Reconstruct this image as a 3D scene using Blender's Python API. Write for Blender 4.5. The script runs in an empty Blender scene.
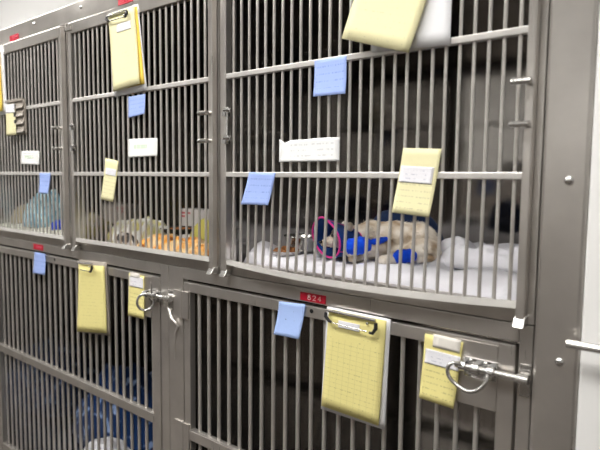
import bpy, bmesh, math, random
from mathutils import Vector, Matrix, noise
random.seed(7)
S = bpy.context.scene
COL = S.collection
PI = math.pi

# ------------------------------------------------------------------ materials
def nt(name):
    m = bpy.data.materials.new(name); m.use_nodes = True
    t = m.node_tree; b = t.nodes['Principled BSDF']
    return m, t, b
def simple(name, col, rough=.6, metal=0., spec=.5):
    m, t, b = nt(name)
    b.inputs['Base Color'].default_value = (*col, 1); b.inputs['Roughness'].default_value = rough
    b.inputs['Metallic'].default_value = metal; b.inputs['Specular IOR Level'].default_value = spec
    return m
def srgb(r, g, b):
    f = lambda c: (c/255/12.92) if c/255 <= .04045 else ((c/255+.055)/1.055)**2.4
    return (f(r), f(g), f(b))
def steel(name, col, rough, stretch=(60, 60, 1.2), amount=.12, bump=.02, diff=.22):
    """brushed stainless: long streaks along the local z axis vary the gloss, with faint smears"""
    m, t, b = nt(name); N = t.nodes; L = t.links
    out = N['Material Output']; N.remove(b)
    b = N.new('ShaderNodeBsdfGlossy'); b.distribution = 'BECKMANN'; df = N.new('ShaderNodeBsdfDiffuse'); ms = N.new('ShaderNodeMixShader')
    ms.inputs[0].default_value = diff; L.new(b.outputs[0], ms.inputs[1]); L.new(df.outputs[0], ms.inputs[2]); L.new(ms.outputs[0], out.inputs[0])
    tc = N.new('ShaderNodeTexCoord'); mp = N.new('ShaderNodeMapping'); mp.inputs['Scale'].default_value = stretch
    L.new(tc.outputs['Object'], mp.inputs['Vector'])
    n = N.new('ShaderNodeTexNoise'); n.inputs['Scale'].default_value = 6; n.inputs['Detail'].default_value = 4
    L.new(mp.outputs[0], n.inputs['Vector'])
    n2 = N.new('ShaderNodeTexNoise'); n2.inputs['Scale'].default_value = 9; n2.inputs['Detail'].default_value = 5
    L.new(tc.outputs['Object'], n2.inputs['Vector'])
    ad = N.new('ShaderNodeMath'); ad.operation = 'ADD'
    L.new(n.outputs[0], ad.inputs[0]); L.new(n2.outputs[0], ad.inputs[1])
    r = N.new('ShaderNodeMapRange'); r.inputs['From Min'].default_value = .6; r.inputs['From Max'].default_value = 1.4
    r.inputs['To Min'].default_value = rough-amount/2; r.inputs['To Max'].default_value = rough+amount/2
    L.new(ad.outputs[0], r.inputs['Value']); L.new(r.outputs[0], b.inputs['Roughness'])
    cr = N.new('ShaderNodeMapRange'); cr.inputs['From Min'].default_value = .3; cr.inputs['From Max'].default_value = .7
    cr.inputs['To Min'].default_value = .86; cr.inputs['To Max'].default_value = 1.06
    L.new(n2.outputs[0], cr.inputs['Value'])
    mx = N.new('ShaderNodeVectorMath'); mx.operation = 'SCALE'; mx.inputs[0].default_value = col
    L.new(cr.outputs[0], mx.inputs['Scale']); L.new(mx.outputs[0], b.inputs['Color'])
    dk = N.new('ShaderNodeVectorMath'); dk.operation = 'SCALE'; dk.inputs['Scale'].default_value = .75; L.new(mx.outputs[0], dk.inputs[0]); L.new(dk.outputs[0], df.inputs['Color'])
    bp = N.new('ShaderNodeBump'); bp.inputs['Strength'].default_value = bump; bp.inputs['Distance'].default_value = .002
    L.new(n.outputs[0], bp.inputs['Height']); L.new(bp.outputs[0], b.inputs['Normal'])
    return m
STEEL = steel('brushed_stainless', (.71, .68, .645), .31, amount=.10, bump=.004, diff=.22)
STEEL_IN = steel('shaded_lining_stainless', (.44, .42, .40), .11, amount=.06, bump=.006, diff=.06)  # same steel with the shade inside the kennels put into its colour
RAIL = steel('ceiling_lit_rail_stainless', (.84, .82, .79), .36, amount=.06, bump=.0, diff=.6)  # paler copy of the steel; colour carries the ceiling's reflection on the rails
ROD = steel('round_bar_stainless', (.74, .71, .675), .33, amount=.06, bump=.0, diff=.40)
BRIGHT = steel('polished_stainless', (.68, .67, .65), .24, diff=.15)
CHROME = simple('chrome', (.70, .70, .70), .16, 1)
BLACK = simple('black_rubber', (.012, .012, .014), .4)
BOARD = simple('grey_plastic_board', srgb(232, 233, 236), .35)
GREYBOARD = simple('grey_hardboard', srgb(150, 142, 132), .5)
RED = simple('red_plate', srgb(190, 22, 50), .4)
WHITE_INK = simple('white_lettering', srgb(240, 225, 225), .5)
PINK_INK = simple('worn_pale_lettering', srgb(222, 120, 140), .5)

def paper(name, base, ink=(.12, .12, .16), rows=0, duty=.16, dens=.5, strength=.6, cols=0, uscale=28, lo=.0, hi=1., ul=.06, ur=.94):
    """printed or handwritten lines drawn from the sheet's own UV"""
    m, t, b = nt(name); N = t.nodes; L = t.links
    b.inputs['Roughness'].default_value = .75; b.inputs['Specular IOR Level'].default_value = .2
    uv = N.new('ShaderNodeUVMap'); sp = N.new('ShaderNodeSeparateXYZ'); L.new(uv.outputs[0], sp.inputs[0])
    def M(op, a, c=None):
        n = N.new('ShaderNodeMath'); n.operation = op
        for i, x in enumerate((a, c)):
            if x is None: continue
            if isinstance(x, (int, float)): n.inputs[i].default_value = x
            else: L.new(x, n.inputs[i])
        return n.outputs[0]
    U, V = sp.outputs[0], sp.outputs[1]
    fib = N.new('ShaderNodeTexNoise'); fib.inputs['Scale'].default_value = 5; L.new(uv.outputs[0], fib.inputs['Vector'])
    if rows:
        wob = N.new('ShaderNodeTexNoise'); wob.inputs['Scale'].default_value = 14; L.new(uv.outputs[0], wob.inputs['Vector'])
        vv = M('ADD', M('MULTIPLY', V, rows), M('MULTIPLY', wob.outputs[0], .22))
        line = M('LESS_THAN', M('FRACT', vv), duty)
        row = M('FLOOR', vv)
        cb = N.new('ShaderNodeCombineXYZ'); L.new(M('MULTIPLY', U, uscale), cb.inputs[0]); L.new(M('MULTIPLY', row, 7.3), cb.inputs[1])
        wn = N.new('ShaderNodeTexNoise'); wn.inputs['Scale'].default_value = 1; wn.inputs['Detail'].default_value = 2; L.new(cb.outputs[0], wn.inputs['Vector'])
        words = M('GREATER_THAN', wn.outputs[0], 1-dens)
        mask = M('MULTIPLY', line, words)
        mask = M('MULTIPLY', mask, M('MULTIPLY', M('GREATER_THAN', V, lo), M('LESS_THAN', V, hi)))
        mask = M('MULTIPLY', mask, M('MULTIPLY', M('GREATER_THAN', U, ul), M('LESS_THAN', U, ur)))
        if cols:
            grid = M('MAXIMUM', M('LESS_THAN', M('FRACT', M('MULTIPLY', U, cols)), .07), M('LESS_THAN', M('FRACT', M('MULTIPLY', V, rows)), .10))
            grid = M('MULTIPLY', grid, M('MULTIPLY', M('LESS_THAN', V, .72), M('GREATER_THAN', V, .07)))
            mask = M('MAXIMUM', mask, M('MULTIPLY', grid, .45))
        fac = M('MULTIPLY', mask, strength)
        mx = N.new('ShaderNodeMix'); mx.data_type = 'RGBA'
        L.new(fac, mx.inputs[0]); mx.inputs[6].default_value = (*base, 1); mx.inputs[7].default_value = (*ink, 1)
        L.new(mx.outputs[2], b.inputs['Base Color'])
    else:
        b.inputs['Base Color'].default_value = (*base, 1)
    bp = N.new('ShaderNodeBump'); bp.inputs['Strength'].default_value = .15; bp.inputs['Distance'].default_value = .004
    L.new(fib.outputs[0], bp.inputs['Height']); L.new(bp.outputs[0], b.inputs['Normal'])
    return m
YEL = srgb(234, 224, 152); PALE = srgb(233, 228, 184); GOLD = srgb(232, 204, 92); BLUE = srgb(158, 180, 236)
INK = srgb(95, 90, 60)
P_FORM = paper('yellow_form', YEL, INK, 22, .2, .40, .34, cols=9, hi=.9)
P_FORM_PALE = paper('pale_yellow_form', PALE, INK, 20, .16, .40, .22, hi=.86)
P_FORM_L = paper('yellow_chart', YEL, INK, 20, .2, .45, .20, hi=.8)
P_SLIP = paper('yellow_slip', YEL, INK, 11, .2, .5, .34, hi=.62)
P_SLIP_PALE = paper('pale_slip', PALE, INK, 11, .2, .5, .26, hi=.6)
P_GOLD = paper('golden_sheet', GOLD)
P_BLUE = paper('blue_note', BLUE, srgb(100, 120, 190), 5, .2, .5, .45, lo=.2, hi=.85)
P_BLUE_PEN = paper('blue_note_pen', srgb(165, 190, 240), srgb(60, 75, 140), 4, .12, .4, .6, lo=.25, hi=.8, uscale=14, ul=.25, ur=.75)
P_WHITE = paper('white_card', srgb(240, 242, 240), srgb(150, 200, 130), 2, .45, .62, .35, lo=.45, hi=.95, ul=.2, ur=.65)
P_TORN = paper('torn_paper', srgb(238, 240, 240), srgb(140, 145, 150), 4, .28, .5, .28, lo=.2, hi=.8, ul=.2, ur=.92)
P_LABEL = paper('white_label', srgb(232, 232, 238), srgb(110, 120, 150), 4, .26, .45, .35, uscale=12)
P_TAPE = simple('cloth_tape', srgb(236, 232, 224), .6)

def fabric(name, col, col2=None, scale=8, lo=.45, hi=.55, bump=.4, fine=220, col3=None, gap=.06):
    m, t, b = nt(name); N = t.nodes; L = t.links
    b.inputs['Roughness'].default_value = .9; b.inputs['Specular IOR Level'].default_value = .15
    b.inputs['Sheen Weight'].default_value = .15
    tc = N.new('ShaderNodeTexCoord')
    if col2 is not None:
        n = N.new('ShaderNodeTexNoise'); n.inputs['Scale'].default_value = scale; n.inputs['Detail'].default_value = 1.5
        L.new(tc.outputs['Object'], n.inputs['Vector'])
        r = N.new('ShaderNodeValToRGB'); e = r.color_ramp.elements
        e[0].position = lo; e[0].color = (*col, 1); e[1].position = hi; e[1].color = (*col2, 1)
        if col3: z = e.new(hi+gap); z.color = (*col3, 1)
        L.new(n.outputs[0], r.inputs[0]); L.new(r.outputs[0], b.inputs['Base Color'])
    else:
        b.inputs['Base Color'].default_value = (*col, 1)
    w = N.new('ShaderNodeTexNoise'); w.inputs['Scale'].default_value = fine; L.new(tc.outputs['Object'], w.inputs['Vector'])
    bp = N.new('ShaderNodeBump'); bp.inputs['Strength'].default_value = bump; bp.inputs['Distance'].default_value = .002
    L.new(w.outputs[0], bp.inputs['Height']); L.new(bp.outputs[0], b.inputs['Normal'])
    return m
F_WHITE = fabric('white_towelling', srgb(228, 228, 234))
F_PAD = fabric('absorbent_liner', srgb(210, 210, 196))
F_LBLUE = fabric('light_blue_towelling', srgb(140, 188, 208), srgb(196, 222, 230), 60)
F_ROYAL = fabric('royal_blue_cloth', srgb(20, 70, 200))
F_NAVY = fabric('navy_fleece', srgb(38, 56, 92))
F_NAVYP = fabric('navy_print', srgb(26, 54, 100), srgb(150, 175, 220), 22, .60, .64)
F_ORANGE = fabric('orange_print', srgb(140, 84, 40), srgb(236, 160, 62), 30, .30, .36, col3=srgb(232, 200, 150), gap=.22)
F_GREEN = fabric('yellow_green_towelling', srgb(200, 192, 100))
F_SAGE = fabric('pale_patterned_cloth', srgb(205, 196, 130), srgb(208, 208, 190), 26, .40, .50, col3=srgb(226, 226, 222))
F_GREY = fabric('grey_print', srgb(70, 66, 66), srgb(190, 186, 182), 40, .48, .54)
F_TAN = fabric('tan_fleece', srgb(176, 158, 120))
F_MAROON = fabric('maroon_cloth', srgb(80, 20, 40))
F_CONE = fabric('navy_nylon', srgb(22, 62, 128), bump=.2)
F_PINK = fabric('pink_binding', srgb(226, 60, 150), bump=.1)
F_BAND = fabric('royal_blue_bandage', srgb(14, 74, 222), srgb(20, 84, 228), 120)
FUR = fabric('fur_coat', srgb(160, 136, 108), srgb(206, 194, 176), 30, .30, .46, .6, 300, col3=srgb(226, 218, 206), gap=.14)
KIB = simple('kibble', srgb(150, 98, 52), .8)
CARTON = simple('white_carton', srgb(214, 210, 208), .6)
CARTON_RED = simple('carton_red_print', srgb(196, 84, 92), .6)
DISH = simple('brown_food', srgb(176, 108, 40), .6)
DARKTRAY = simple('charcoal_tray', srgb(46, 44, 46), .4)
PAINT = None
def wallmat(name, col, rough=.7):
    m, t, b = nt(name); N = t.nodes; L = t.links
    b.inputs['Base Color'].default_value = (*col, 1); b.inputs['Roughness'].default_value = rough
    tc = N.new('ShaderNodeTexCoord'); n = N.new('ShaderNodeTexNoise'); n.inputs['Scale'].default_value = 90
    L.new(tc.outputs['Object'], n.inputs['Vector'])
    bp = N.new('ShaderNodeBump'); bp.inputs['Strength'].default_value = .08; bp.inputs['Distance'].default_value = .002
    L.new(n.outputs[0], bp.inputs['Height']); L.new(bp.outputs[0], b.inputs['Normal'])
    return m
W_WALL = wallmat('white_wall_paint', (.84, .84, .83))
W_DADO = wallmat('added_dark_dado_paint', (.22, .20, .18))  # for the added dado, dark to dim reflections in the steel
W_ROOM = wallmat('beige_wall_paint', (.40, .38, .355))
W_CEIL = wallmat('ceiling_tile', (.80, .80, .79), .9)
FLOOR = wallmat('brown_vinyl_floor', (.07, .058, .048), .75)
def lampmat(name, e):
    m, t, b = nt(name); b.inputs['Emission Color'].default_value = (1, .97, .93, 1); b.inputs['Emission Strength'].default_value = e
    b.inputs['Base Color'].default_value = (.9, .9, .9, 1)
    return m

# ------------------------------------------------------------------ mesh helpers
ORG = {}
class MB:
    def __init__(s): s.bm = bmesh.new()
    def box(s, x0, x1, y0, y1, z0, z1, rot=None, piv=None):
        v = [s.bm.verts.new((x, y, z)) for x in (x0, x1) for y in (y0, y1) for z in (z0, z1)]
        for f in ((0, 1, 3, 2), (4, 6, 7, 5), (0, 4, 5, 1), (2, 3, 7, 6), (0, 2, 6, 4), (1, 5, 7, 3)):
            s.bm.faces.new([v[i] for i in f])
        if rot is not None:
            bmesh.ops.transform(s.bm, matrix=Matrix.Translation(piv) @ rot @ Matrix.Translation(-Vector(piv)), verts=v)
        return s
    def ring(s, c, a, b, r, n):
        return [s.bm.verts.new(c+a*r*math.cos(2*PI*i/n)+b*r*math.sin(2*PI*i/n)) for i in range(n)]
    def tube(s, pts, r, n=8, closed=False, split=True):
        pts = [Vector(p) for p in pts]; k = len(pts); rings = []
        rr = r if isinstance(r, (list, tuple)) else [r]*k
        up = None
        for i, p in enumerate(pts):
            if closed: d = pts[(i+1) % k]-pts[i-1]
            else: d = pts[min(i+1, k-1)]-pts[max(i-1, 0)]
            d.normalize()
            if up is None: up = Vector((0, 1, 0)) if abs(d.y) < .9 else Vector((1, 0, 0))
            a = (up-d*up.dot(d)).normalized(); up = a; b = d.cross(a)
            rings.append(s.ring(p, a, b, rr[i], n))
        m = k if closed else k-1
        for i in range(m):
            A, B = rings[i], rings[(i+1) % k]
            for j in range(n): s.bm.faces.new((A[j], A[(j+1) % n], B[(j+1) % n], B[j]))
        if not closed:
            for q in (rings[0][::-1], rings[-1]): s.bm.faces.new([s.bm.verts.new(v.co) for v in q] if split else q)
        return s
    def ell(s, c, r, rot=None, seg=20):
        M = Matrix.Translation(c) @ (rot.to_4x4() if rot else Matrix.Identity(4)) @ Matrix.Diagonal((*r, 1))
        bmesh.ops.create_uvsphere(s.bm, u_segments=seg, v_segments=seg//2+2, radius=1, matrix=M); return s
    def lathe(s, c, prof, n=28):
        c = Vector(c); R = [s.ring(c+Vector((0, 0, z)), Vector((1, 0, 0)), Vector((0, 1, 0)), max(r, 1e-4), n) for r, z in prof]
        for A, B in zip(R, R[1:]):
            for j in range(n): s.bm.faces.new((A[j], A[(j+1) % n], B[(j+1) % n], B[j]))
        s.bm.faces.new(R[0][::-1]); s.bm.faces.new(R[-1]); return s
    def build(s, name, mat, parent=None, base=None, smooth=False, bevel=0, subsurf=0):
        bmesh.ops.recalc_face_normals(s.bm, faces=s.bm.faces)
        o0 = ORG[parent.name] if parent else Vector(base if base else (0, 0, 0))
        bmesh.ops.translate(s.bm, vec=-o0, verts=s.bm.verts)
        me = bpy.data.meshes.new(name); s.bm.to_mesh(me); s.bm.free()
        if smooth:
            for p in me.polygons: p.use_smooth = len(p.vertices) <= 4
        me.materials.append(mat)
        o = bpy.data.objects.new(name, me); COL.objects.link(o); ORG[o.name] = o0
        if parent: o.parent = parent
        else: o.location = o0
        if bevel:
            b = o.modifiers.new('bevel', 'BEVEL'); b.width = bevel; b.segments = 2; b.limit_method = 'ANGLE'; b.harden_normals = False
        if subsurf:
            q = o.modifiers.new('subsurf', 'SUBSURF'); q.levels = q.render_levels = subsurf
        return o
def tag(o, label, cat, group=None):
    o['label'] = label; o['category'] = cat
    if group: o['group'] = group
    return o
def thing(name, base, label, cat, group=None):
    o = bpy.data.objects.new(name, None); COL.objects.link(o); o.location = base; ORG[o.name] = Vector(base)
    o.empty_display_size = .05
    return tag(o, label, cat, group)
def struct(o): o['kind'] = 'structure'; return o
def box(name, mat, x0, x1, y0, y1, z0, z1, parent=None, base=None, bevel=0):
    return MB().box(x0, x1, y0, y1, z0, z1).build(name, mat, parent, base or (None if parent else ((x0+x1)/2, (y0+y1)/2, z0)), bevel=bevel)

# ------------------------------------------------------------------ room
XL, XR, YF, YB, ZC = -5.2, 1.8, -3.4, .76, 2.80
struct(box('floor', FLOOR, XL, XR, YF, YB, -.05, 0))
struct(box('ceiling', W_CEIL, XL, XR, YF, YB, ZC, ZC+.05))
struct(box('wall_back', W_WALL, XL, XR, YB, YB+.05, 0, ZC))
struct(box('wall_left', W_WALL, XL-.05, XL, YF, YB, 0, ZC))
struct(box('wall_right', W_WALL, XR, XR+.05, YF, YB, 0, ZC))
struct(box('wall_front', W_WALL, XL, XR, YF-.05, YF, 0, ZC))
struct(box('added_trim_1', W_DADO, XL, XR, YF, YF+.03, 0, 1.3))      # unseen dark dado, added so the lower steel mirrors a dark room
struct(box('added_trim_2', W_DADO, XR-.03, XR, YF+.03, -.01, 0, 1.3)); struct(box('added_trim_3', W_DADO, XL, XL+.03, YF+.03, YB, 0, 1.3))
struct(box('wall_partition', W_WALL, -.1835, XR, -.006, YB, 0, ZC, bevel=.004))

# ------------------------------------------------------------------ kennels
def shell(m, x0, x1, z0, z1, y1=.715, t=.004):
    m.box(x0, x0+t, .004, y1, z0, z1); m.box(x1-t, x1, .004, y1, z0, z1)
    m.box(x0+t, x1-t, y1-t, y1, z0, z1); m.box(x0+t, x1-t, .004, y1, z0, z0+t); m.box(x0+t, x1-t, .004, y1, z1-t, z1)

def upper_kennel(x0, x1, gl, gr, bars, label, sag=0., pins=True, knobs=True, postl=.0, postr=.0, left_stile=True):
    q_ = .9904; gl = tuple(v*q_ for v in gl); gr = tuple(v*q_ for v in gr); bars = [v*q_ for v in bars]
    k = thing('upper_kennel', ((x0+x1)/2, 0, 1.008), label, 'kennel', 'upper row of steel kennels')
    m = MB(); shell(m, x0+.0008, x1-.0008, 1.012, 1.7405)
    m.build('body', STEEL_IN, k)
    # face frame
    m = MB()
    m.box(x0+.0006, gl[1]-.004, .0, .02, 1.008, 1.741); m.box(gr[0]+.004, x1-.0006, .0, .02, 1.008, 1.741)
    m.box(gl[1]-.004, gr[0]+.004, .0, .02, 1.008, 1.040); m.box(gl[1]-.004, gr[0]+.004, .0, .02, 1.712, 1.741)
    m.build('face_frame', STEEL, k, bevel=.0015)
    # gate
    m = MB()
    if left_stile: m.box(gl[0], gl[1], -.021, -.004, 1.018, 1.737)
    m.box(gr[0], gr[1], -.021, -.004, 1.018, 1.737)
    m.box(gl[1], gr[0], -.021, -.005, 1.702, 1.737)
    g = m.build('gate', STEEL, k, bevel=.002)
    w = gr[0]-gl[1]
    zb = lambda x: 1.0430-sag*4*((x-gl[1])/w)*(1-(x-gl[1])/w)
    yb = lambda x: -.012-.012*(sag > 0)*4*((x-gl[1])/w)*(1-(x-gl[1])/w)
    n = 24
    m = MB()
    prev = None
    for i in range(n+1):
        x = gl[1]+w*i/n; z = zb(x); y = yb(x)
        c = [m.bm.verts.new((x, y+dy, z+dz)) for dy, dz in ((-.008, -.006), (.007, -.006), (.007, .0045), (-.0055, .006))]
        if prev:
            for j in range(4): m.bm.faces.new((prev[j], prev[(j+1) % 4], c[(j+1) % 4], c[j]))
        else: m.bm.faces.new(c[::-1])
        prev = c
    m.bm.faces.new(prev)
    m.build('bottom_rail', RAIL, g)
    for z in (1.2585, 1.4935):
        box('cross_rail', RAIL, gl[1]-.001, gr[0]+.001, -.0195, -.006, z-.006, z+.006, g, bevel=.0015)
    for x in bars:
        MB().tube([(x, yb(x), zb(x)+.003), (x, -.012, 1.26), (x, -.012, 1.705)], .0035, 8).build('bar', ROD, g, smooth=True)
    for (a, b) in ((gl, gr) if left_stile else (gr,)):
        m = MB(); m.box(a-.002, b+.002, -.030, -.001, 1.006, 1.024)
        for v in m.bm.verts:
            if v.co.y < -.02 and v.co.z > 1.02: v.co.y += .012
        m.build('foot', BRIGHT, g, bevel=.002)
    if pins:
        for z in (1.409, 1.341):
            m = MB(); m.tube([(gr[0]-.014, -.037, z), (gr[1]-.001, -.037, z)], .0055, 12); m.ell((gr[0]-.014, -.037, z), (.0062,)*3, seg=12)
            m.tube([((gr[0]+gr[1])/2, -.020, z), ((gr[0]+gr[1])/2, -.037, z)], .0050, 12)
            m.build('latch_pin', BRIGHT, g, smooth=False)
    if knobs and left_stile:
        for z in (1.412, 1.346):
            m = MB(); m.tube([(gl[1]+.002, -.026, z), (gl[1]+.016, -.026, z)], .006, 10); m.ell((gl[1]+.015, -.026, z), (.0072,)*3, seg=12)
            m.box(gl[1]-.004, gl[1]+.008, -.030, -.014, z-.014, z-.002)
            m.build('hinge_knob', CHROME, g, smooth=False)
        MB().tube([(gl[1]+.006, -.022, 1.412), (gl[1]+.006, -.022, 1.346)], .003).build('hinge_rod', CHROME, g, smooth=True)
        m = MB(); m.box(gl[0]-.012, gl[1]+.012, -.026, -.019, 1.712, 1.728); m.tube([(gl[0]-.004, -.026, 1.714), (gl[0]-.004, -.026, 1.736)], .004)
        m.build('hinge_bracket', STEEL, g)
    return k
K3 = upper_kennel(-1.024, -.256, (-1.006, -.990), (-.2845, -.270), [-.970+.02585*i for i in range(27)],
                  'steel kennel at right of upper row, holding a dog on white bedding', sag=.010)
K2 = upper_kennel(-1.750, -1.026, (-1.7245, -1.7095), (-1.0535, -1.038), [-1.6945+.0259*i for i in range(25)],
                  'steel kennel in middle of upper row, holding orange patterned blankets')
K1 = upper_kennel(-2.52, -1.752, (-2.49, -2.475), (-1.7875, -1.7715), [-1.8115-.0263*i for i in range(25)],
                  'steel kennel at left of upper row, holding a light blue towel')

def lower_kennel(x0, x1, pl, pr, ds, bars, label, plate, hinges):
    k = thing('lower_kennel', ((x0+x1)/2, 0, .0), label, 'kennel', 'lower row of steel kennels')
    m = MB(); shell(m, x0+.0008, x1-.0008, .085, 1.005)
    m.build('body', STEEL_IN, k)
    m = MB()
    m.box(x0+.0006, pl, -.0, .02, 0, 1.0065); m.box(pr, x1-.0006, -.0, .02, 0, 1.0065)
    m.box(pl, pr, -.0, .02, .9745, 1.0065); m.box(pl, pr, -.0, .02, .0, .095); m.box(x0+.02, x1-.02, .03, .70, 0, .083)
    m.build('face_frame', STEEL, k, bevel=.0018)
    (a, b), (c, d) = ds
    m = MB(); m.box(a, b, -.001, .019, .10, .9675); m.box(c, d, -.001, .019, .10, .9675)
    m.box(b, c, -.001, .019, .941, .9675); m.box(b, c, -.001, .019, .10, .13)
    g = m.build('gate', STEEL, k, bevel=.002)
    m = MB(); m.box(b-.002, c+.002, -.004, .004, .528, .556); m.box(b-.002, c+.002, .004, .016, .552, .556)
    m.build('cross_rail', STEEL, g, bevel=.0012)
    for x in bars:
        MB().tube([(x, .011, .125), (x, .011, .945)], .005, 8).build('bar', ROD, g, smooth=True)
    box('latch_plate', STEEL, plate[0], plate[1], -.0035, .003, .843, .962, g, bevel=.0008)
    if hinges:
        for z0, z1 in ((.866, .9415), (.49, .571)):
            m = MB(); m.box(a-.0395, a-.009, -.005, .002, z0-.002, z1); m.box(a-.001, b-.002, -.006, .001, z0, z1)
            m.tube([(a-.005, -.004, z0), (a-.005, -.004, z1)], .0042, 8)
            m.build('hinge', STEEL, g, bevel=.0008)
    return k, g
R, RG = lower_kennel(-1.2340, -.256, -1.1725, -.2795, ((-1.167, -1.143), (-.3145, -.2845)), [-1.1165+.0382*i for i in range(21)],
                'dark steel kennel at right of lower row under plate 824', (-.392, -.3138), True)
L_, LG = lower_kennel(-2.44, -1.2350, -2.385, -1.2705, ((-2.38, -2.356), (-1.310, -1.275)), [-1.322-.0385*i for i in range(27)],
                 'dark steel kennel at left of lower row, holding navy blanket', (-1.352, -1.3125), False)

# number plate 824 on the lower right kennel
def stroke_digit(ch, x, z, w, h, y, r):
    seg = {'8': [[(0, .5), (.15, .62), (.5, .68), (.85, .8), (.8, .95), (.5, 1), (.2, .95), (.15, .8), (.5, .6), (.9, .4), (.95, .2), (.75, .02), (.5, 0), (.25, .02), (.05, .2), (.1, .4), (.5, .55)]],
           '2': [[(.05, .78), (.15, .94), (.5, 1), (.85, .92), (.92, .72), (.7, .45), (.05, 0), (.95, 0)]],
           '4': [[(.72, 0), (.72, 1), (.05, .32), (1, .32)]]}
    return [[(x+px*w, y, z+pz*h) for px, pz in s] for s in seg[ch]]
def number_plate(parent, x0, x1, z0, z1, digits=None):
    p = MB().box(x0, x1, -.0022, .0005, z0, z1).build('number_plate', RED, parent, bevel=.0004)
    p['label'] = 'red number plate'
    if digits:
        w = .0088
        for i, ch in enumerate(digits):
            m = MB()
            for s in stroke_digit(ch, x0+.0215+i*.0142, z0+.0042, w, .0105, -.0025, 0): 
                s2 = s[1:] if ch == '8' else s
                m.tube(s2, .00085, 6)
            m.build('digit', WHITE_INK, p)
    else:
        for i in range(3):
            m = MB(); m.tube([(x0+.026+i*.013, -.0024, z0+.005), (x0+.030+i*.013, -.0024, z0+.010), (x0+.026+i*.013, -.0024, z1-.005)], .0012, 6)
            m.build('worn_mark', PINK_INK, p)
number_plate(R, -.759, -.6885, .978, .9965, '824')
number_plate(L_, -2.025, -1.955, .981, 1.0005)
# small holes in the lower door rails
for gate, x in ((RG, -.7265), (LG, -1.871)):
    m = MB(); m.tube([(x, -.002, .957), (x, .006, .957)], .0048, 14); m.build('screw_hole', BLACK, gate)

# slide bolts
def torus_pts(c, rx, rz, n=26, tilt=.0):
    return [(c[0]+rx*math.cos(2*PI*i/n), c[1]+tilt*math.sin(2*PI*i/n), c[2]+rz*math.sin(2*PI*i/n)) for i in range(n)]
def slide_bolt(keep, parent, xa, xb, z, za, zb, rod0, rod1, cup0, cup1, ring, rc=.0085):
    m = MB(); y0 = -.0035
    m.box(xa+.004, xb, y0-.003, y0, za, zb)
    for xx in (xa, xa+.024, xb-.013):
        m.tube([(xx, -.0165, z), (xx+.011, -.0165, z)], .0098, 14)
        m.box(xx, xx+.011, -.0165, y0, z-.0095, z+.0095)
    b = m.build('slide_bolt', CHROME, parent, bevel=.001)
    b['label'] = 'chrome slide bolt with pull ring'
    for xx in (xa+.0165, xb-.020):
        for zz in (zb-.005, za+.005):
            MB().ell((xx, y0-.0035, zz), (.0042, .0032, .0042), seg=10).build('screw_head', CHROME, b, smooth=True)
    MB().tube([(rod0, -.0165, z), (rod1, -.0165, z)], .0055, 14).build('bolt_rod', BRIGHT, b, smooth=True)
    if ring == 'D':
        P = [Vector(p) for p in ((xa+.006, -.022, z+.003), (xa-.006, -.032, z+.007), (xa-.014, -.036, z-.002), (xa-.012, -.036, z-.018), (xa+.004, -.036, z-.031),
               (xa+.024, -.036, z-.037), (xa+.042, -.034, z-.030), (xa+.052, -.030, z-.016), (xa+.053, -.022, z-.002))]; out = []
        for i in range(len(P)-1):
            p0, p1, p2, p3 = P[max(i-1, 0)], P[i], P[i+1], P[min(i+2, len(P)-1)]
            for q in range(4):
                t = q/4
                out.append(.5*((2*p1)+(-p0+p2)*t+(2*p0-5*p1+4*p2-p3)*t*t+(-p0+3*p1-3*p2+p3)*t**3))
        out.append(P[-1])
        MB().tube(out, .0036, 10).build('pull_ring', BRIGHT, b, smooth=True)
    else:
        c = Vector((-1.297, -.033, z-.019))
        MB().tube([c+Vector((.62, .78, 0))*.0225*math.cos(2*PI*i/28)+Vector((0, 0, .0235))*math.sin(2*PI*i/28) for i in range(28)], .0036, 10, closed=True).build('pull_ring', BRIGHT, b, smooth=True)
    m = MB(); m.tube([(cup0, -.0165, z), (cup1, -.0165, z)], rc, 16)
    m.box(cup0+.002, cup1-.002, -.0165, 0, z-.006, z+.006)
    m.box(cup0+.001, cup1, -.0035, .001, z-.034, z+.022)
    m.build('bolt_keeper', BRIGHT, keep, bevel=.001)
slide_bolt(R, R, -.376, -.3125, .9175, .897, .932, -.384, -.262, -.2765, -.2575, 'D')
slide_bolt(R, L_, -1.3215, -1.2660, .9155, .895, .921, -1.330, -1.2352, -1.2335, -1.2050, 'O')
# bent weld scar / wire catch on the post between the lower doors
MB().tube([(-1.232, -.003, .888), (-1.222, -.006, .876), (-1.212, -.008, .858), (-1.199, -.006, .850), (-1.190, -.004, .842), (-1.2, -.004, .822), (-1.206, -.003, .79), (-1.207, -.002, .74)], [.006, .0055, .006, .005, .005, .003, .0022, .0018], 8).build('wire_catch', ROD, R, smooth=True)

# header along the top and the end panel
H = thing('header_panel', (-1.37, .02, 1.7415), 'pale steel header strip running along the top of kennels', 'panel')
box('panel', STEEL, -2.6, -.1845, -.003, .70, 1.7425, 1.803, H, bevel=.002)
for x in (-2.29, -1.966, -1.655, -1.34, -1.03, -.72, -.41):
    MB().ell((x, -.003, 1.782), (.0065, .004, .0065), seg=12).build('bolt_head', CHROME, H, smooth=True)
for x0 in (-2.155, -1.448):
    p = MB().box(x0, x0+.070, -.0052, -.002, 1.748, 1.768).build('number_plate', RED, H); p['label'] = 'red number plate'
    for i in range(3):
        m = MB(); m.tube([(x0+.026+i*.013, -.0056, 1.753), (x0+.030+i*.013, -.0056, 1.758), (x0+.026+i*.013, -.0056, 1.763)], .0012, 6)
        m.build('worn_mark', PINK_INK, p)
E_ = thing('end_panel', (-.22, .02, 0), 'smooth steel end panel between kennels and white wall', 'panel')
box('panel', STEEL, -.2545, -.1845, -.007, .70, 0, 1.7415, E_, bevel=.006)
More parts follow.
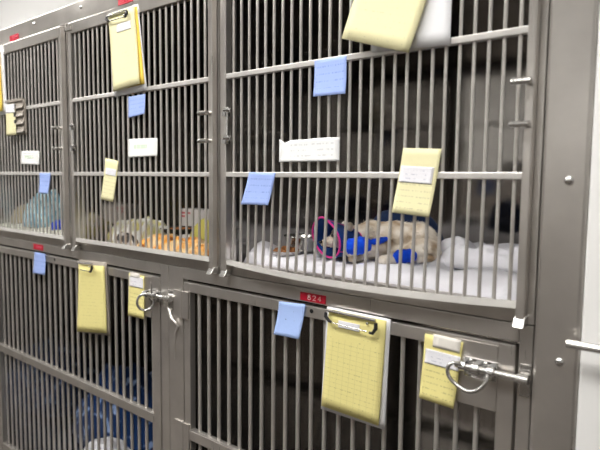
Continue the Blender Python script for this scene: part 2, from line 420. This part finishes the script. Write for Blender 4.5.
for z in (.9565, 1.2515, .60, 1.58):
    MB().ell((-.2125, -.007, z), (.0075, .005, .0075), seg=14).build('bolt_head', CHROME, E_, smooth=True)

# bar on the white wall
B = thing('wall_rail', (-.05, -.04, .985), 'short steel rail on the white wall at right edge', 'rail')
MB().tube([(-.196, -.040, .999), (.10, -.040, .999)], .0065, 14).build('rod', BRIGHT, B, smooth=False)
for x in (-.10, .06):
    m = MB(); m.tube([(x, -.040, .999), (x, -.006, .999)], .006, 10); m.tube([(x, -.0095, .999), (x, -.0062, .999)], .016, 16); m.build('bracket', BRIGHT, B)

# ------------------------------------------------------------------ papers
def bil(q, s, t):
    TL, TR, BR, BL = [Vector(c) for c in q]
    a = TL.lerp(TR, s); b = BL.lerp(BR, s); return a.lerp(b, t)
def sheet(name, mat, q, y, parent=None, curl=0., bow=0., th=.0006, n=10, top=None, base=None):
    """a sheet hanging in the x-z plane; curl lifts the free bottom edge, bow bends it across"""
    bm = bmesh.new(); uvl = bm.loops.layers.uv.new('UVMap'); G = []
    for j in range(n+1):
        row = []
        for i in range(n+1):
            s, t = i/n, j/n
            p = bil(q, s, t)
            z = p.y
            if top: z -= top(s)*(1-t)
            v = bm.verts.new((p.x, y-curl*t**2-bow*4*s*(1-s)*t, z)); row.append((v, (s, 1-t)))
        G.append(row)
    for j in range(n):
        for i in range(n):
            c = [G[j][i], G[j+1][i], G[j+1][i+1], G[j][i+1]]
            f = bm.faces.new([x[0] for x in c]); f.smooth = True
            for l, x in zip(f.loops, c): l[uvl].uv = x[1]
    o0 = ORG[parent.name] if parent else Vector(base)
    bmesh.ops.translate(bm, vec=-o0, verts=bm.verts)
    me = bpy.data.meshes.new(name); bm.to_mesh(me); bm.free(); me.materials.append(mat)
    o = bpy.data.objects.new(name, me); COL.objects.link(o); ORG[o.name] = o0
    if parent: o.parent = parent
    else: o.location = o0
    md = o.modifiers.new('solid', 'SOLIDIFY'); md.thickness = th; md.offset = 0
    return o
def sub(q, s0, s1, t0, t1): return [tuple(bil(q, s0, t0)), tuple(bil(q, s1, t0)), tuple(bil(q, s1, t1)), tuple(bil(q, s0, t1))]
def cen(q, y): c = bil(q, .5, 1); return (c.x, y, c.y)
Q = dict(
clip2=[(-1.4696,1.7240),(-1.3269,1.7258),(-1.2910,1.4892),(-1.4465,1.4833)],
blue2=[(-1.3861,1.4782),(-1.3050,1.4796),(-1.3063,1.4250),(-1.3829,1.4186)],
card2=[(-1.3845,1.3590),(-1.2488,1.3566),(-1.2498,1.3079),(-1.3860,1.3060)],
slip2=[(-1.5110,1.3065),(-1.4421,1.2966),(-1.4671,1.1745),(-1.5321,1.1815)],
pad3=[(-.556,1.755),(-.411,1.708),(-0.484,1.4794),(-0.6295,1.5258)],
board3=[(-.571,1.735),(-.4105,1.735),(-0.4123,1.4862),(-0.5713,1.4954)],
blue3=[(-0.7123,1.4958),(-0.6318,1.4976),(-0.6278,1.4205),(-0.7085,1.4213)],
torn3=[(-0.8079,1.3372),(-0.6455,1.3356),(-0.6447,1.2869),(-0.8075,1.2867)],
blue3b=[(-0.9102,1.2644),(-0.8282,1.2622),(-0.8430,1.1892),(-0.9300,1.1883)],
slip3=[(-0.5054,1.3096),(-0.4287,1.3058),(-0.4442,1.1823),(-0.5213,1.1880)],
edge1=[(-2.335,1.742),(-2.1734,1.7300),(-2.155,1.4800),(-2.31,1.478)],
holder1=[(-2.1476,1.5238),(-2.0113,1.5237),(-2.0045,1.3996),(-2.1406,1.3980)],
slip1=[(-2.1401,1.5122),(-2.0670,1.5103),(-2.0592,1.3984),(-2.1406,1.3980)],
card1=[(-2.0555,1.3404),(-1.9191,1.3372),(-1.9221,1.2885),(-2.0588,1.2932)],
blue1=[(-1.9239,1.2606),(-1.8456,1.2607),(-1.8567,1.1886),(-1.9209,1.1905)],
blueL=[(-2.0134,0.9710),(-1.9304,0.9715),(-1.9275,0.8956),(-2.0185,0.8923)],
clipL=[(-1.7113,0.9754),(-1.5488,0.9822),(-1.5344,0.7501),(-1.7227,0.7281)],
slipL=[(-1.4144,0.9629),(-1.3395,0.9628),(-1.3376,0.8355),(-1.4180,0.8340)],
blueR=[(-0.8246,0.9659),(-0.7474,0.9707),(-0.7578,0.8910),(-0.8333,0.8883)],
clipR=[(-0.6838,0.9761),(-0.5289,0.9739),(-0.5366,0.7450),(-0.6962,0.7446)],
slipR=[(-0.4550,0.9594),(-0.3797,0.9568),(-0.3905,0.8317),(-0.4594,0.8345)])
for k_, d_ in dict(clipL=.013, blueR=.006, blue3b=.009, slip3=.006, slip2=.006, clipR=.004, slipR=.004, card2=0, blue2=.004).items(): Q[k_] = [(x+d_, z) for x, z in Q[k_]]
YU, YL = -.0205, -.0045
def note(key, name, mat, y, label, cat, group=None, curl=.006, bow=0, top=None):
    o = sheet(name, mat, Q[key], y, None, curl, bow, base=cen(Q[key], y), top=top)
    return tag(o, label, cat, group)
GN, GS, GC = 'blue sticky notes on the kennels', 'yellow treatment slips on the kennels', 'white name cards on the upper gates'
note('blue1', 'sticky_note', P_BLUE, YU, 'blue sticky note on gate of kennel with light blue towel', 'note', GN)
note('blue2', 'sticky_note', P_BLUE, YU, 'small blue sticky note right below clipboard of the middle upper gate', 'note', GN, .003)
note('blue3', 'sticky_note', P_BLUE, YU, 'blue sticky note on upper cross rail of the right upper gate', 'note', GN, .008)
note('blue3b', 'sticky_note', P_BLUE, YU, 'tilted blue sticky note hanging from middle rail, above food bowl', 'note', GN, .008)
note('blueL', 'sticky_note', P_BLUE, YL, 'blue sticky note on top rail of the left lower gate', 'note', GN, .006)
note('blueR', 'sticky_note', P_BLUE_PEN, YL, 'blue sticky note with pen marks below the 824 plate', 'note', GN, .010)
note('card1', 'name_card', P_WHITE, YU, 'white name card on gate of the left upper kennel', 'card', GC, .001)
note('card2', 'name_card', P_WHITE, YU, 'white name card on gate of the middle upper kennel', 'card', GC, .001)
def tear(s):
    t = .0045+.0045*math.exp(-((s-.1)/.05)**2)-.006*s+.0012*noise.noise((s*9, 3.1, 0))
    return max(t, 0) if s > .03 else 0
note('torn3', 'torn_paper_strip', P_TORN, YU, 'white paper strip with torn top edge on right upper gate', 'paper', None, .001, top=tear)
def slip(key, mat, y, label, curl=.008, wl=(.04, .9, .24, .42), tape=None):
    r = thing('treatment_slip', cen(Q[key], y), label, 'slip', GS)
    sheet('sheet', mat, Q[key], y, r, curl)
    f = (wl[2]+wl[3])/2
    s = sheet('printed_label', P_LABEL, sub(Q[key], *wl), y-.0012-curl*wl[2]**2*1.0, r, curl*(wl[3]**2-wl[2]**2)); s['label'] = 'white printed label'
    if tape:
        sheet('tape', P_TAPE, sub(Q[key], *tape), y-.0014, r, 0, n=4)
    return r
slip('slip1', P_SLIP_PALE, -.0335, 'yellow slip with white top clipped in grey louvred holder', .002, (.02, .98, .01, .28))
slip('slip2', P_SLIP_PALE, YU, 'narrow yellow slip taped to middle rail of middle upper gate', .006, (.12, .92, .22, .38))
slip('slip3', P_SLIP_PALE, YU, 'yellow slip with white label hanging above the dog', .010, (.03, .9, .27, .52))
slip('slipL', P_SLIP, -.006, 'yellow slip beside ring latch of the left lower gate', .004, (.05, .95, .05, .3), (.1, .75, -.03, .07))
slip('slipR', P_SLIP, -.006, 'yellow slip taped beside slide bolt of the right lower gate', .008, (.06, .99, .22, .44), (.24, .95, -.03, .17))

def wire_clip(parent, q, y, tint=BRIGHT, s0=.06, s1=.84, t0=.03, dark_bar=False, hooks=(1, 1), hl=.06):
    def P(s, t, dy): p = bil(q, s, t); return (p.x, y+dy, p.y)
    m = MB(); m.tube([P(s0, t0, -.003), P(s1, t0, -.003)], .0032, 8)
    c = m.build('clip', tint, parent)
    if hooks[0]:
        MB().tube([P(s0, t0+.015, -.006), P(s0+.005, t0+hl*.7, -.008), P(s0+.07, t0+hl*1.15, -.009), P(s0+.11, t0+hl*1.25, -.0085)], [.0036, .0040, .0038, .0026], 8).build('rubber_tip', BLACK, c, smooth=True)
    if hooks[1]:
        MB().tube([P(s1+.02, t0+.02, -.006), P(s1+.03, t0+hl*.9, -.008), P(s1-.01, t0+hl*1.5, -.009), P(s1-.06, t0+hl*1.5, -.0085)], [.0036, .0042, .0038, .0026], 8).build('rubber_tip', BLACK, c, smooth=True)
    MB().tube([P(s0+.13, t0+hl*1.3, -.0085), P(s1-.09, t0+hl*1.45, -.0085)], .0016, 6).build('clip_wire', CHROME, c, smooth=True)
    MB().ell(P(s1-.12, t0+.045, -.002), (.003, .003, .003), seg=10).build('rivet', CHROME, c, smooth=True)
    return c
GCB = 'clipboards on the kennels'
def clipboard(key, y, label, boardmat, padq, padmat, curl=.006, gold=None, lab=(.2, .7, .09, .16), clip=None, pad_y=None):
    q = Q[key]; r = thing('clipboard', cen(q, y), label, 'clipboard', GCB)
    bo = sheet('board', boardmat, q, y-.002, r, 0, th=.003); 
    if gold:
        sheet('back_sheet', P_GOLD, gold, y-.0045, r, curl*.4, th=.001)['label'] = 'golden back sheets'
    py = pad_y if pad_y else y-.0075
    sheet('paper_pad', padmat, padq, py, r, curl, th=.004)
    if lab: sheet('printed_label', P_LABEL, sub(padq, *lab), py-.0035, r, 0)
    if clip: wire_clip(r, q, py-.003, **clip)
    return r
q = Q['clip2']
clipboard('clip2', YU, 'white clipboard at top of middle upper gate with pale form', BOARD, [tuple(bil(q, .05, .02)), tuple(bil(q, .93, .02)), tuple(bil(q, .89, .92)), tuple(bil(q, .07, .945))], P_FORM_PALE,
          .004, sub(q, .30, .985, .03, .93), (.32, .86, .17, .27), dict(t0=.05, s1=.74, hl=.055))
clipboard('board3', YU, 'white clipboard cut by top edge with yellow pad swung aside', BOARD, Q['pad3'], P_FORM_PALE, .012, None, None, dict(s0=.2, s1=.8))
q = Q['edge1']
clipboard('edge1', YU, 'clipboard with golden sheets at the left picture edge', BOARD, sub(q, .03, .86, .03, .95), P_GOLD, .004, None, None, dict())
q = Q['clipL']
clipboard('clipL', YL, 'clipboard on left lower gate with single black clip tip', GREYBOARD, [tuple(bil(q, .07, .06)), tuple(bil(q, .97, .05)), tuple(bil(q, .975, .955)), tuple(bil(q, .045, .985))], P_FORM_L, .004, None, None,
          dict(s0=.1, s1=.62, t0=.03, hooks=(0, 1), hl=.07))
q = Q['clipR']
clipboard('clipR', YL, 'clipboard with ruled yellow form right of the 824 plate', BOARD, [tuple(bil(q, .06, .015)), tuple(bil(q, .955, .015)), tuple(bil(q, .945, .955)), tuple(bil(q, .05, .945))], P_FORM, .005, None, (.20, .58, .085, .155), dict(t0=.022, s0=.05, s1=.82, hl=.075))

# louvred grey card holder at far left
q = Q['holder1']; h = thing('card_holder', cen(q, YU), 'grey louvred card holder hanging on the left upper gate', 'holder')
sheet('back_plate', GREYBOARD, q, -.023, h, 0, th=.004)
for i in range(4):
    t = .06+.23*i
    sheet('louvre', GREYBOARD, sub(q, .52, .98, t, t+.20), -.0265, h, .008, th=.003)
    sheet('slot', BLACK, sub(q, .50, .60, t+.05, t+.19), -.034, h, 0, th=.0012)
sheet('top_lip', GREYBOARD, sub(q, .0, .98, -.03, .05), -.028, h, 0, th=.010)

# ------------------------------------------------------------------ soft things
def heap(name, mat, cx, cy, z0, rx, ry, h, label, cat, seed=0, rot=0., fold=.35, p=2.6, n=44, bumps=(), edge=3., group=None, kfreq=9., wave=.10):
    bm = bmesh.new(); G = []
    cr, sr = math.cos(rot), math.sin(rot)
    for j in range(n+1):
        row = []
        for i in range(n+1):
            u, v = 2*i/n-1, 2*j/n-1
            d = max(abs(u), abs(v)); L = (abs(u)**p+abs(v)**p)**(1/p)
            if L > 1e-6: uu, vv = u*d/L, v*d/L
            else: uu = vv = 0
            k = 1-wave*abs(noise.noise((uu*1.7+seed*3.1, vv*1.7, seed)))*d
            x, y = uu*rx*k, vv*ry*k
            X, Y = cx+x*cr-y*sr, cy+x*sr+y*cr
            prof = max(0, 1-d**edge)
            q = Vector((X*kfreq+seed*5, Y*kfreq, seed*2.3))
            r1 = 1-abs(noise.noise(q)*1.8); r2 = noise.noise(q*2.3+Vector((4, 1, 2))); r3 = 1-abs(noise.noise(q*1.3+Vector((9, 4, 1)))*2)
            z = h*prof**.6*(1+fold*(.55*r1+.25*r2+.4*r3-.6))
            for bx, by, br, bh in bumps:
                z += bh*math.exp(-(((X-bx)**2+(Y-by)**2)/br**2))*min(1, prof*2.5)
            row.append(bm.verts.new((X, Y, z0+max(z, .0005)*(1 if d < .999 else 0))))
        G.append(row)
    for j in range(n):
        for i in range(n):
            f = bm.faces.new((G[j][i], G[j][i+1], G[j+1][i+1], G[j+1][i])); f.smooth = True
    ringv = [G[0][i] for i in range(n+1)]+[G[j][n] for j in range(1, n+1)]+[G[n][i] for i in range(n-1, -1, -1)]+[G[j][0] for j in range(n-1, 0, -1)]
    bm.faces.new(ringv[::-1])
    bmesh.ops.translate(bm, vec=(-cx, -cy, -z0), verts=bm.verts)
    me = bpy.data.meshes.new(name); bm.to_mesh(me); bm.free(); me.materials.append(mat)
    o = bpy.data.objects.new(name, me); COL.objects.link(o); o.location = (cx, cy, z0); ORG[o.name] = Vector((cx, cy, z0))
    if label: tag(o, label, cat, group)
    return o
FZ = 1.0165       # floor of the upper kennels
FL = .0895        # floor of the lower kennels
# right upper kennel
heap('bedding_towel', F_WHITE, -.6405, .367, FZ, .376, .342, .046, 'rumpled white towel bedding covering the floor of the dog kennel', 'towel', 1, 0, .5, 12, 70,
     bumps=[(-.945, .070, .042, .030), (-.84, .04, .05, .012), (-.50, .27, .040, .040), (-.41, .25, .045, .036), (-.33, .27, .05, .030), (-.50, .10, .08, .012), (-.33, .10, .06, .02), (-.40, .50, .15, .02)], edge=14, wave=.01)
heap('crumpled_towel', F_WHITE, -.405, .215, FZ+.047, .105, .060, .044, 'crumpled white towel lying on the bedding right of the dog', 'towel', 21, .25, .5, 2.2, 44, kfreq=16, edge=3)
heap('crumpled_towel', F_WHITE, -.520, .300, FZ+.047, .050, .055, .050, 'small white towel fold against the hindquarters of the dog', 'towel', 23, .9, .4, 2.2, 30, kfreq=16, edge=3)
def bowl(x, y, z, r, h, label):
    t = thing('food_bowl', (x, y, z), label, 'bowl')
    MB().lathe((x, y, z), [(r*.74, 0), (r*.80, .002), (r*.93, h*.9), (r*1.0, h), (r*1.03, h*.97), (r*1.02, h*1.02), (r*.97, h*1.03), (r*.90, h*.92), (r*.76, .006), (.001, .004)]).build('bowl', BRIGHT, t, smooth=True)
    m = MB(); m.lathe((x, y, z), [(r*.80, h*.35), (r*.83, h*.5), (r*.5, h*.62), (.001, h*.66)]); m.build('food', DISH, t, smooth=True)
bowl(-.872, .146, 1.066, .047, .038, 'stainless food bowl on the white towel beside the dog')
dsh = thing('kibble_dish', (-.868, .078, 1.062), 'low paper dish of brown kibble in front of the steel bowl', 'dish')
MB().lathe((-.868, .078, 1.064), [(.030, 0), (.040, .008), (.041, .009), (.038, .0085), (.028, .003), (.001, .003)]).build('dish', CARTON, dsh, smooth=True)
m = MB()
for i in range(60):
    a = random.random()*2*PI; rr = .029*math.sqrt(random.random())
    m.ell((-.868+rr*math.cos(a), .078+rr*math.sin(a), 1.070+.010*(1-rr/.03)+.003*random.random()), (.0050, .0050, .004), seg=6)
o = m.build('kibble', KIB, dsh, smooth=True); o['kind'] = 'stuff'

# ---- the dog: local frame u = to its tail, v = towards the kennel's back, h = up
DO = Vector((-.663, .137, 1.058)); U = Vector((.7793, .6267, 0)); Vv = Vector((-.6267, .7793, 0)); ROT = Matrix((U, Vv, (0, 0, 1))).transposed()
def D(u, v, h): return DO+U*u+Vv*v+Vector((0, 0, h+.012))
dog = thing('dog', tuple(DO), 'cream and grey dog lying down in a blue recovery cone', 'dog')
ELL = [((.060, .028, .041), (.082, .056, .041), (0, 0, 0)), ((.010, .030, .046), (.046, .042, .037), (0, 0, 0)), ((.112, .012, .038), (.042, .048, .042), (0, 0, 0)),
       ((-.020, .028, .045), (.034, .030, .030), (0, 0, 0)), ((-.060, .012, .045), (.034, .030, .030), (0, 0, 0)),      # neck, skull
       ((-.088, -.008, .036), (.024, .015, .014), (0, 0, .6)), ((-.108, -.020, .034), (.010, .010, .009), (0, 0, 0)),
       ((-.058, .034, .068), (.010, .018, .014), (.5, .4, 0)), ((-.052, -.010, .068), (.010, .018, .014), (-.5, .4, 0)),  # ears
       ((.016, -.030, .020), (.040, .014, .015), (0, -.18, .25)), ((.085, -.035, .016), (.040, .020, .016), (0, 0, -.3)), ((.060, -.050, .008), (.030, .014, .012), (0, 0, -.2)),
       ((.118, -.020, .024), (.028, .030, .026), (0, 0, 0))]
from mathutils import Euler
m = MB()
for c, r, e in ELL: m.ell(D(*c), r, ROT @ Euler(e).to_matrix(), 22)
# limb chains
for pts, rr in (([(.040, -.005, .030), (.015, -.040, .028), (-.022, -.054, .026), (-.052, -.056, .020)], [.022, .014, .011, .011]),
                ([(.030, .010, .020), (-.010, -.020, .006), (-.045, -.036, .002)], [.02, .012, .010]),
                ([(.115, -.010, .028), (.080, -.045, .016), (.040, -.060, .004), (.022, -.062, .002)], [.026, .017, .012, .012]),
                ([(.140, .015, .03), (.155, -.012, .012), (.13, -.045, .004), (.10, -.055, .0)], [.012, .010, .008, .006])):
    m.tube([D(*p) for p in pts], rr, 12, split=False)
    m.ell(D(*pts[-1]), (rr[-1]*1.1,)*3, None, 12)
body = m.build('body', FUR, dog, smooth=True)
rm = body.modifiers.new('remesh', 'REMESH'); rm.mode = 'VOXEL'; rm.voxel_size = .003; rm.use_smooth_shade = True
sm = body.modifiers.new('smooth', 'SMOOTH'); sm.iterations = 8; sm.factor = .5
tx = bpy.data.textures.new('fur_clumps', 'CLOUDS'); tx.noise_scale = .014
dp = body.modifiers.new('clumps', 'DISPLACE'); dp.texture = tx; dp.strength = .003; dp.mid_level = .5; dp.texture_coords = 'LOCAL'
# hair tufts
bm = bmesh.new()
def inside(p, skip):
    for k, (c, r, e) in enumerate(ELL[:3]+[ELL[12]]):
        if k == skip: continue
        l = (ROT @ Euler(e).to_matrix()).transposed() @ (p-D(*c))
        if sum((l[a]/r[a])**2 for a in range(3)) < .97: return True
    return False
for k, (c, r, e) in enumerate(ELL[:3]+[ELL[12]]):
    for i in range(3200 if k < 1 else 1600):
        z = random.uniform(-.2, 1); a = random.random()*2*PI; s = math.sqrt(max(0, 1-z*z))
        l = Vector((r[0]*s*math.cos(a), r[1]*s*math.sin(a), r[2]*z)); nrm = Vector((l.x/r[0]**2, l.y/r[1]**2, l.z/r[2]**2)).normalized()
        RR = ROT @ Euler(e).to_matrix(); p = D(*c)+RR @ l
        if inside(p, k): continue
        nn = RR @ nrm; q = p*40
        flow = U*.9+Vector((0, 0, -.5))+Vector(noise.noise_vector(q*.8))*.9+Vector((random.uniform(-.4, .4),)*3)
        d = (nn*.55+flow*.7).normalized(); ln = random.uniform(.008, .016)
        a1 = d.cross(nn)
        if a1.length < .05: a1 = d.orthogonal()
        a1.normalize(); a2 = d.cross(a1); w = .0011; p = p-nn*.002
        b = [bm.verts.new(p+a1*w*math.cos(t)+a2*w*math.sin(t)) for t in (0, 2.1, 4.2)]
        t_ = bm.verts.new(p+d*ln+Vector((0, 0, -.002)))
        for x in range(3): bm.faces.new((b[x], b[(x+1) % 3], t_))
M_ = MB(); M_.bm.free(); M_.bm = bm
fur = M_.build('fur', FUR, dog); fur['kind'] = 'stuff'
# face
EYE = simple('dark_eye', (.01, .008, .006), .1)
for v in (-.020, .010): MB().ell(D(-.089, v, .052), (.0045,)*3, None, 12).build('eye', EYE, dog, smooth=True)
MB().ell(D(-.1165, -.026, .037), (.005, .006, .004), ROT, 12).build('nose', EYE, dog, smooth=True)
MB().tube([D(-.113, -.030, .029), D(-.106, -.030, .026), D(-.095, -.024, .025)], .0012, 6).build('mouth', EYE, dog)
# cone
nU = Vector((-.77, -.57, -.25)).normalized()          # axis in (u, v, h), pointing out of the wide end
C0 = Vector((-.104, -.014, .044)); C1 = Vector((-.036, .026, .033))
ax = Vector((0, 0, 1)); ax = (ax-nU*ax.dot(nU)).normalized(); bx = nU.cross(ax)
ST = math.atan2(bx.y*-.5+.85*bx.z, ax.y*-.5+.85*ax.z)
SB = math.atan2(bx.y*-.8-.6*bx.z, ax.y*-.8-.6*ax.z)+(.0)
N_ = 40; K_ = 8; bm = bmesh.new(); rows = []
def rimshape(t):      # soft cone sags into a point at the top
    return 1+.10*math.exp(-(((t+PI) % (2*PI)-PI)/.35)**2)-.02*math.cos(2*t)
def conept(t, s):     # s=0 wide rim, 1 neck
    r = (.047*(1-s)+.034*s)*(rimshape(t) if s < .5 else 1+(rimshape(t)-1)*(1-s))
    c = C0.lerp(C1, s)+Vector((0, 0, 0))
    p = c+ax*r*math.cos(t)+bx*r*math.sin(t)
    p.z = max(p.z, -.006)
    return D(*p)
for j in range(K_+1): rows.append([bm.verts.new(conept(2*PI*i/N_, j/K_)) for i in range(N_)])
for j in range(K_):
    for i in range(N_): bm.faces.new((rows[j][i], rows[j][(i+1) % N_], rows[j+1][(i+1) % N_], rows[j+1][i])).smooth = True
M_ = MB(); M_.bm.free(); M_.bm = bm
cone = M_.build('recovery_cone', F_CONE, dog, smooth=True)
so = cone.modifiers.new('solid', 'SOLIDIFY'); so.thickness = .003; so.offset = 0
cone['label'] = 'navy fabric recovery cone with pink binding'
MB().tube([conept(2*PI*i/N_, 0) for i in range(N_)], .0025, 8, closed=True).build('pink_rim', F_PINK, cone, smooth=True)
MB().tube([conept(2*PI*i/N_, 1) for i in range(N_)], .0026, 8, closed=True).build('pink_neckline', F_PINK, cone, smooth=True)
for t_a in (ST, SB): MB().tube([conept(t_a, s/10)for s in range(11)], .0024, 8).build('pink_seam', F_PINK, cone, smooth=True)
# bandages
def bandage(pts, rr, label):
    P = [Vector(p) for p in pts]; out = []; R_ = []
    for i in range(len(P)-1):
        for q in range(6):
            s = q/6; out.append(D(*P[i].lerp(P[i+1], s))); R_.append(rr[i]*(1-s)+rr[i+1]*s+(.0012 if q % 3 == 0 else 0))
    out.append(D(*P[-1])); R_.append(rr[-1])
    o = MB().tube(out, R_, 16).build('leg_bandage', F_BAND, dog, smooth=True); o['label'] = label
    return o
bandage([(-.062, -.058, .024), (-.050, -.058, .030), (-.028, -.056, .034), (-.010, -.050, .034)], [.012, .019, .020, .015], 'royal blue bandage on front leg')
bandage([(-.010, -.052, .040), (.010, -.048, .042), (.032, -.036, .047)], [.005, .008, .005], 'royal blue bandage strap')
bandage([(.046, -.064, .004), (.056, -.063, .010), (.080, -.058, .012), (.092, -.054, .010)], [.010, .015, .015, .011], 'royal blue bandage on hind paw')
# navy blanket roll behind the dog
heap('fleece_blanket', F_NAVY, -.668, .310, 1.056, .110, .050, .118, 'dark navy fleece blanket bunched behind the dog', 'blanket', 4, math.atan2(.6267, .7793), .2, 2.4, 30)

# middle upper kennel
heap('floor_liner', F_PAD, -1.40, .35, FZ, .33, .32, .010, 'thin pale liner flat on floor of the middle upper kennel', 'liner', 9, 0, .2, 8, 24, edge=10)
ZB = FZ+.008
heap('patterned_blanket', F_ORANGE, -1.305, .085, ZB, .165, .062, .046, 'orange and white patterned blanket bunched against the gate', 'blanket', 2, .03, .8, 3, 50, kfreq=18)
heap('patterned_cloth', F_SAGE, -1.575, .155, ZB, .162, .075, .080, 'pale yellow patterned cloth heaped left of orange blanket', 'cloth', 3, .06, .5, 2.6, 40, kfreq=13)
heap('grey_cloth', F_GREY, -1.505, .050, ZB, .066, .024, .046, 'grey printed cloth in front of the pale yellow cloth', 'cloth', 6, 0, .5, 2.4, 30, kfreq=18)
heap('green_towel', F_GREEN, -1.315, .215, ZB, .062, .05, .088, 'yellow green towel between orange blanket and white carton', 'towel', 5, .2, .4, 2.4, 36, kfreq=14)
tr = thing('food_tray', (-1.43, .20, 1.06), 'shallow charcoal tray of brown food on the orange blanket', 'tray')
MB().lathe((-1.43, .20, 1.068), [(.050, 0), (.062, .014), (.066, .015), (.064, .018), (.058, .017), (.048, .004), (.001, .004)]).build('tray', DARKTRAY, tr, smooth=True)
MB().lathe((-1.43, .20, 1.072), [(.052, .004), (.055, .009), (.03, .012), (.001, .013)]).build('food', DISH, tr, smooth=True)
ct = thing('carton', (-1.495, .345, ZB), 'white carton with red print behind yellow green towel', 'box')
MB().box(-1.58, -1.41, .315, .375, ZB, 1.138).build('box', CARTON, ct, bevel=.002)
for i, (a, b, z) in enumerate(((-1.565, -1.515, 1.124), (-1.565, -1.53, 1.112))):
    MB().box(a, b, 0.3142, .3156, z-.003, z+.003).build('red_print', CARTON_RED, ct)

# left upper kennel
heap('floor_liner', F_PAD, -2.145, .22, FZ, .365, .205, .040, 'pale liner on floor of the left upper kennel', 'liner', 8, 0, .3, 8, 24, edge=10)
heap('folded_towel', F_LBLUE, -2.165, .125, FZ+.034, .115, .080, .140, 'light blue towel heaped in the left upper kennel', 'towel', 11, .1, .3, 2.2, 40, kfreq=14, edge=2.4)
heap('folded_towel', F_LBLUE, -2.045, .265, FZ+.034, .085, .065, .200, 'tall pale blue towel bunched behind heaped light blue towel', 'towel', 12, .1, .25, 2.4, 36, kfreq=14, edge=4)
heap('tan_cushion', F_TAN, -2.335, .12, FZ+.034, .065, .06, .080, 'tan fleece cushion left of the light blue towel', 'cushion', 13, .1, .25, 2.3, 30)
heap('royal_blue_cloth', F_ROYAL, -1.985, .075, FZ+.034, 0.030, .028, .040, 'small royal blue cloth right of the light blue towel', 'cloth', 14, .1, .3, 2.5, 26)

# left lower kennel
heap('navy_blanket', F_NAVYP, -2.10, .44, FL, .315, .21, .29, 'navy printed blanket piled in the left lower kennel', 'blanket', 15, -.1, .45, 2.4, 60, kfreq=7, edge=2.2)
heap('bath_towel', F_WHITE, -1.72, .125, FL, .23, .085, .18, 'white towel bunched beside the navy blanket', 'towel', 16, -.1, .3, 2.6, 44, kfreq=9, edge=4)
heap('maroon_cloth', F_MAROON, -1.43, .10, FL, .045, .06, .27, 'small maroon cloth near right corner of left lower kennel', 'cloth', 17, 0, .2, 2.6, 26, edge=4)

# ------------------------------------------------------------------ light
GL = 'ceiling light panels'
LAMP = lampmat('lit_diffuser', 18)
for i, (x, y, lab) in enumerate(((-.3, -1.2, 'ceiling light panel in front of right kennels'), (-1.8, -1.2, 'ceiling light panel in front of left kennels'), (-3.7, -.55, 'added light panel brightening the wall beyond the left end of kennels'))):  # third panel is added to brighten the upper left wall
    t = thing('ceiling_light', (x, y, ZC-.05), lab, 'light', GL)
    m = MB(); m.box(x-.62, x+.62, y-.32, y-.30, ZC-.05, ZC); m.box(x-.62, x+.62, y+.30, y+.32, ZC-.05, ZC); m.box(x-.62, x-.6, y-.3, y+.3, ZC-.05, ZC); m.box(x+.6, x+.62, y-.3, y+.3, ZC-.05, ZC)
    m.build('frame', BOARD, t)
    box('diffuser', LAMP, x-.6, x+.6, y-.3, y+.3, ZC-.03, ZC-.02, t)
w = bpy.data.worlds.new('world'); S.world = w; w.use_nodes = True
w.node_tree.nodes['Background'].inputs[0].default_value = (.9, .95, 1, 1); w.node_tree.nodes['Background'].inputs[1].default_value = .3

# ------------------------------------------------------------------ camera
cam = bpy.data.cameras.new('camera'); co = bpy.data.objects.new('camera', cam); COL.objects.link(co); S.camera = co
r_ = Vector((0.77904283, 0.62688795, 0.01018617)); u_ = Vector((-0.06081557, 0.05938642, 0.99638081)); f_ = Vector((-0.62401421, 0.77684281, -0.08438911))
M = Matrix((r_, u_, -f_)).transposed().to_4x4(); M.translation = (0, -.95, 1.25); co.matrix_world = M
cam.sensor_width = 36; cam.lens = 546.684626*36/600; cam.clip_start = .02
cam.dof.use_dof = True; cam.dof.focus_distance = 1.30; cam.dof.aperture_fstop = 3.4

vs = S.view_settings
S.display_settings.display_device = 'sRGB'
vs.view_transform = 'Standard'; vs.look = 'None'; vs.gamma = 1; vs.use_curve_mapping = False; vs.exposure = 0.22
S.cycles.max_bounces = 10; S.cycles.use_denoising = True
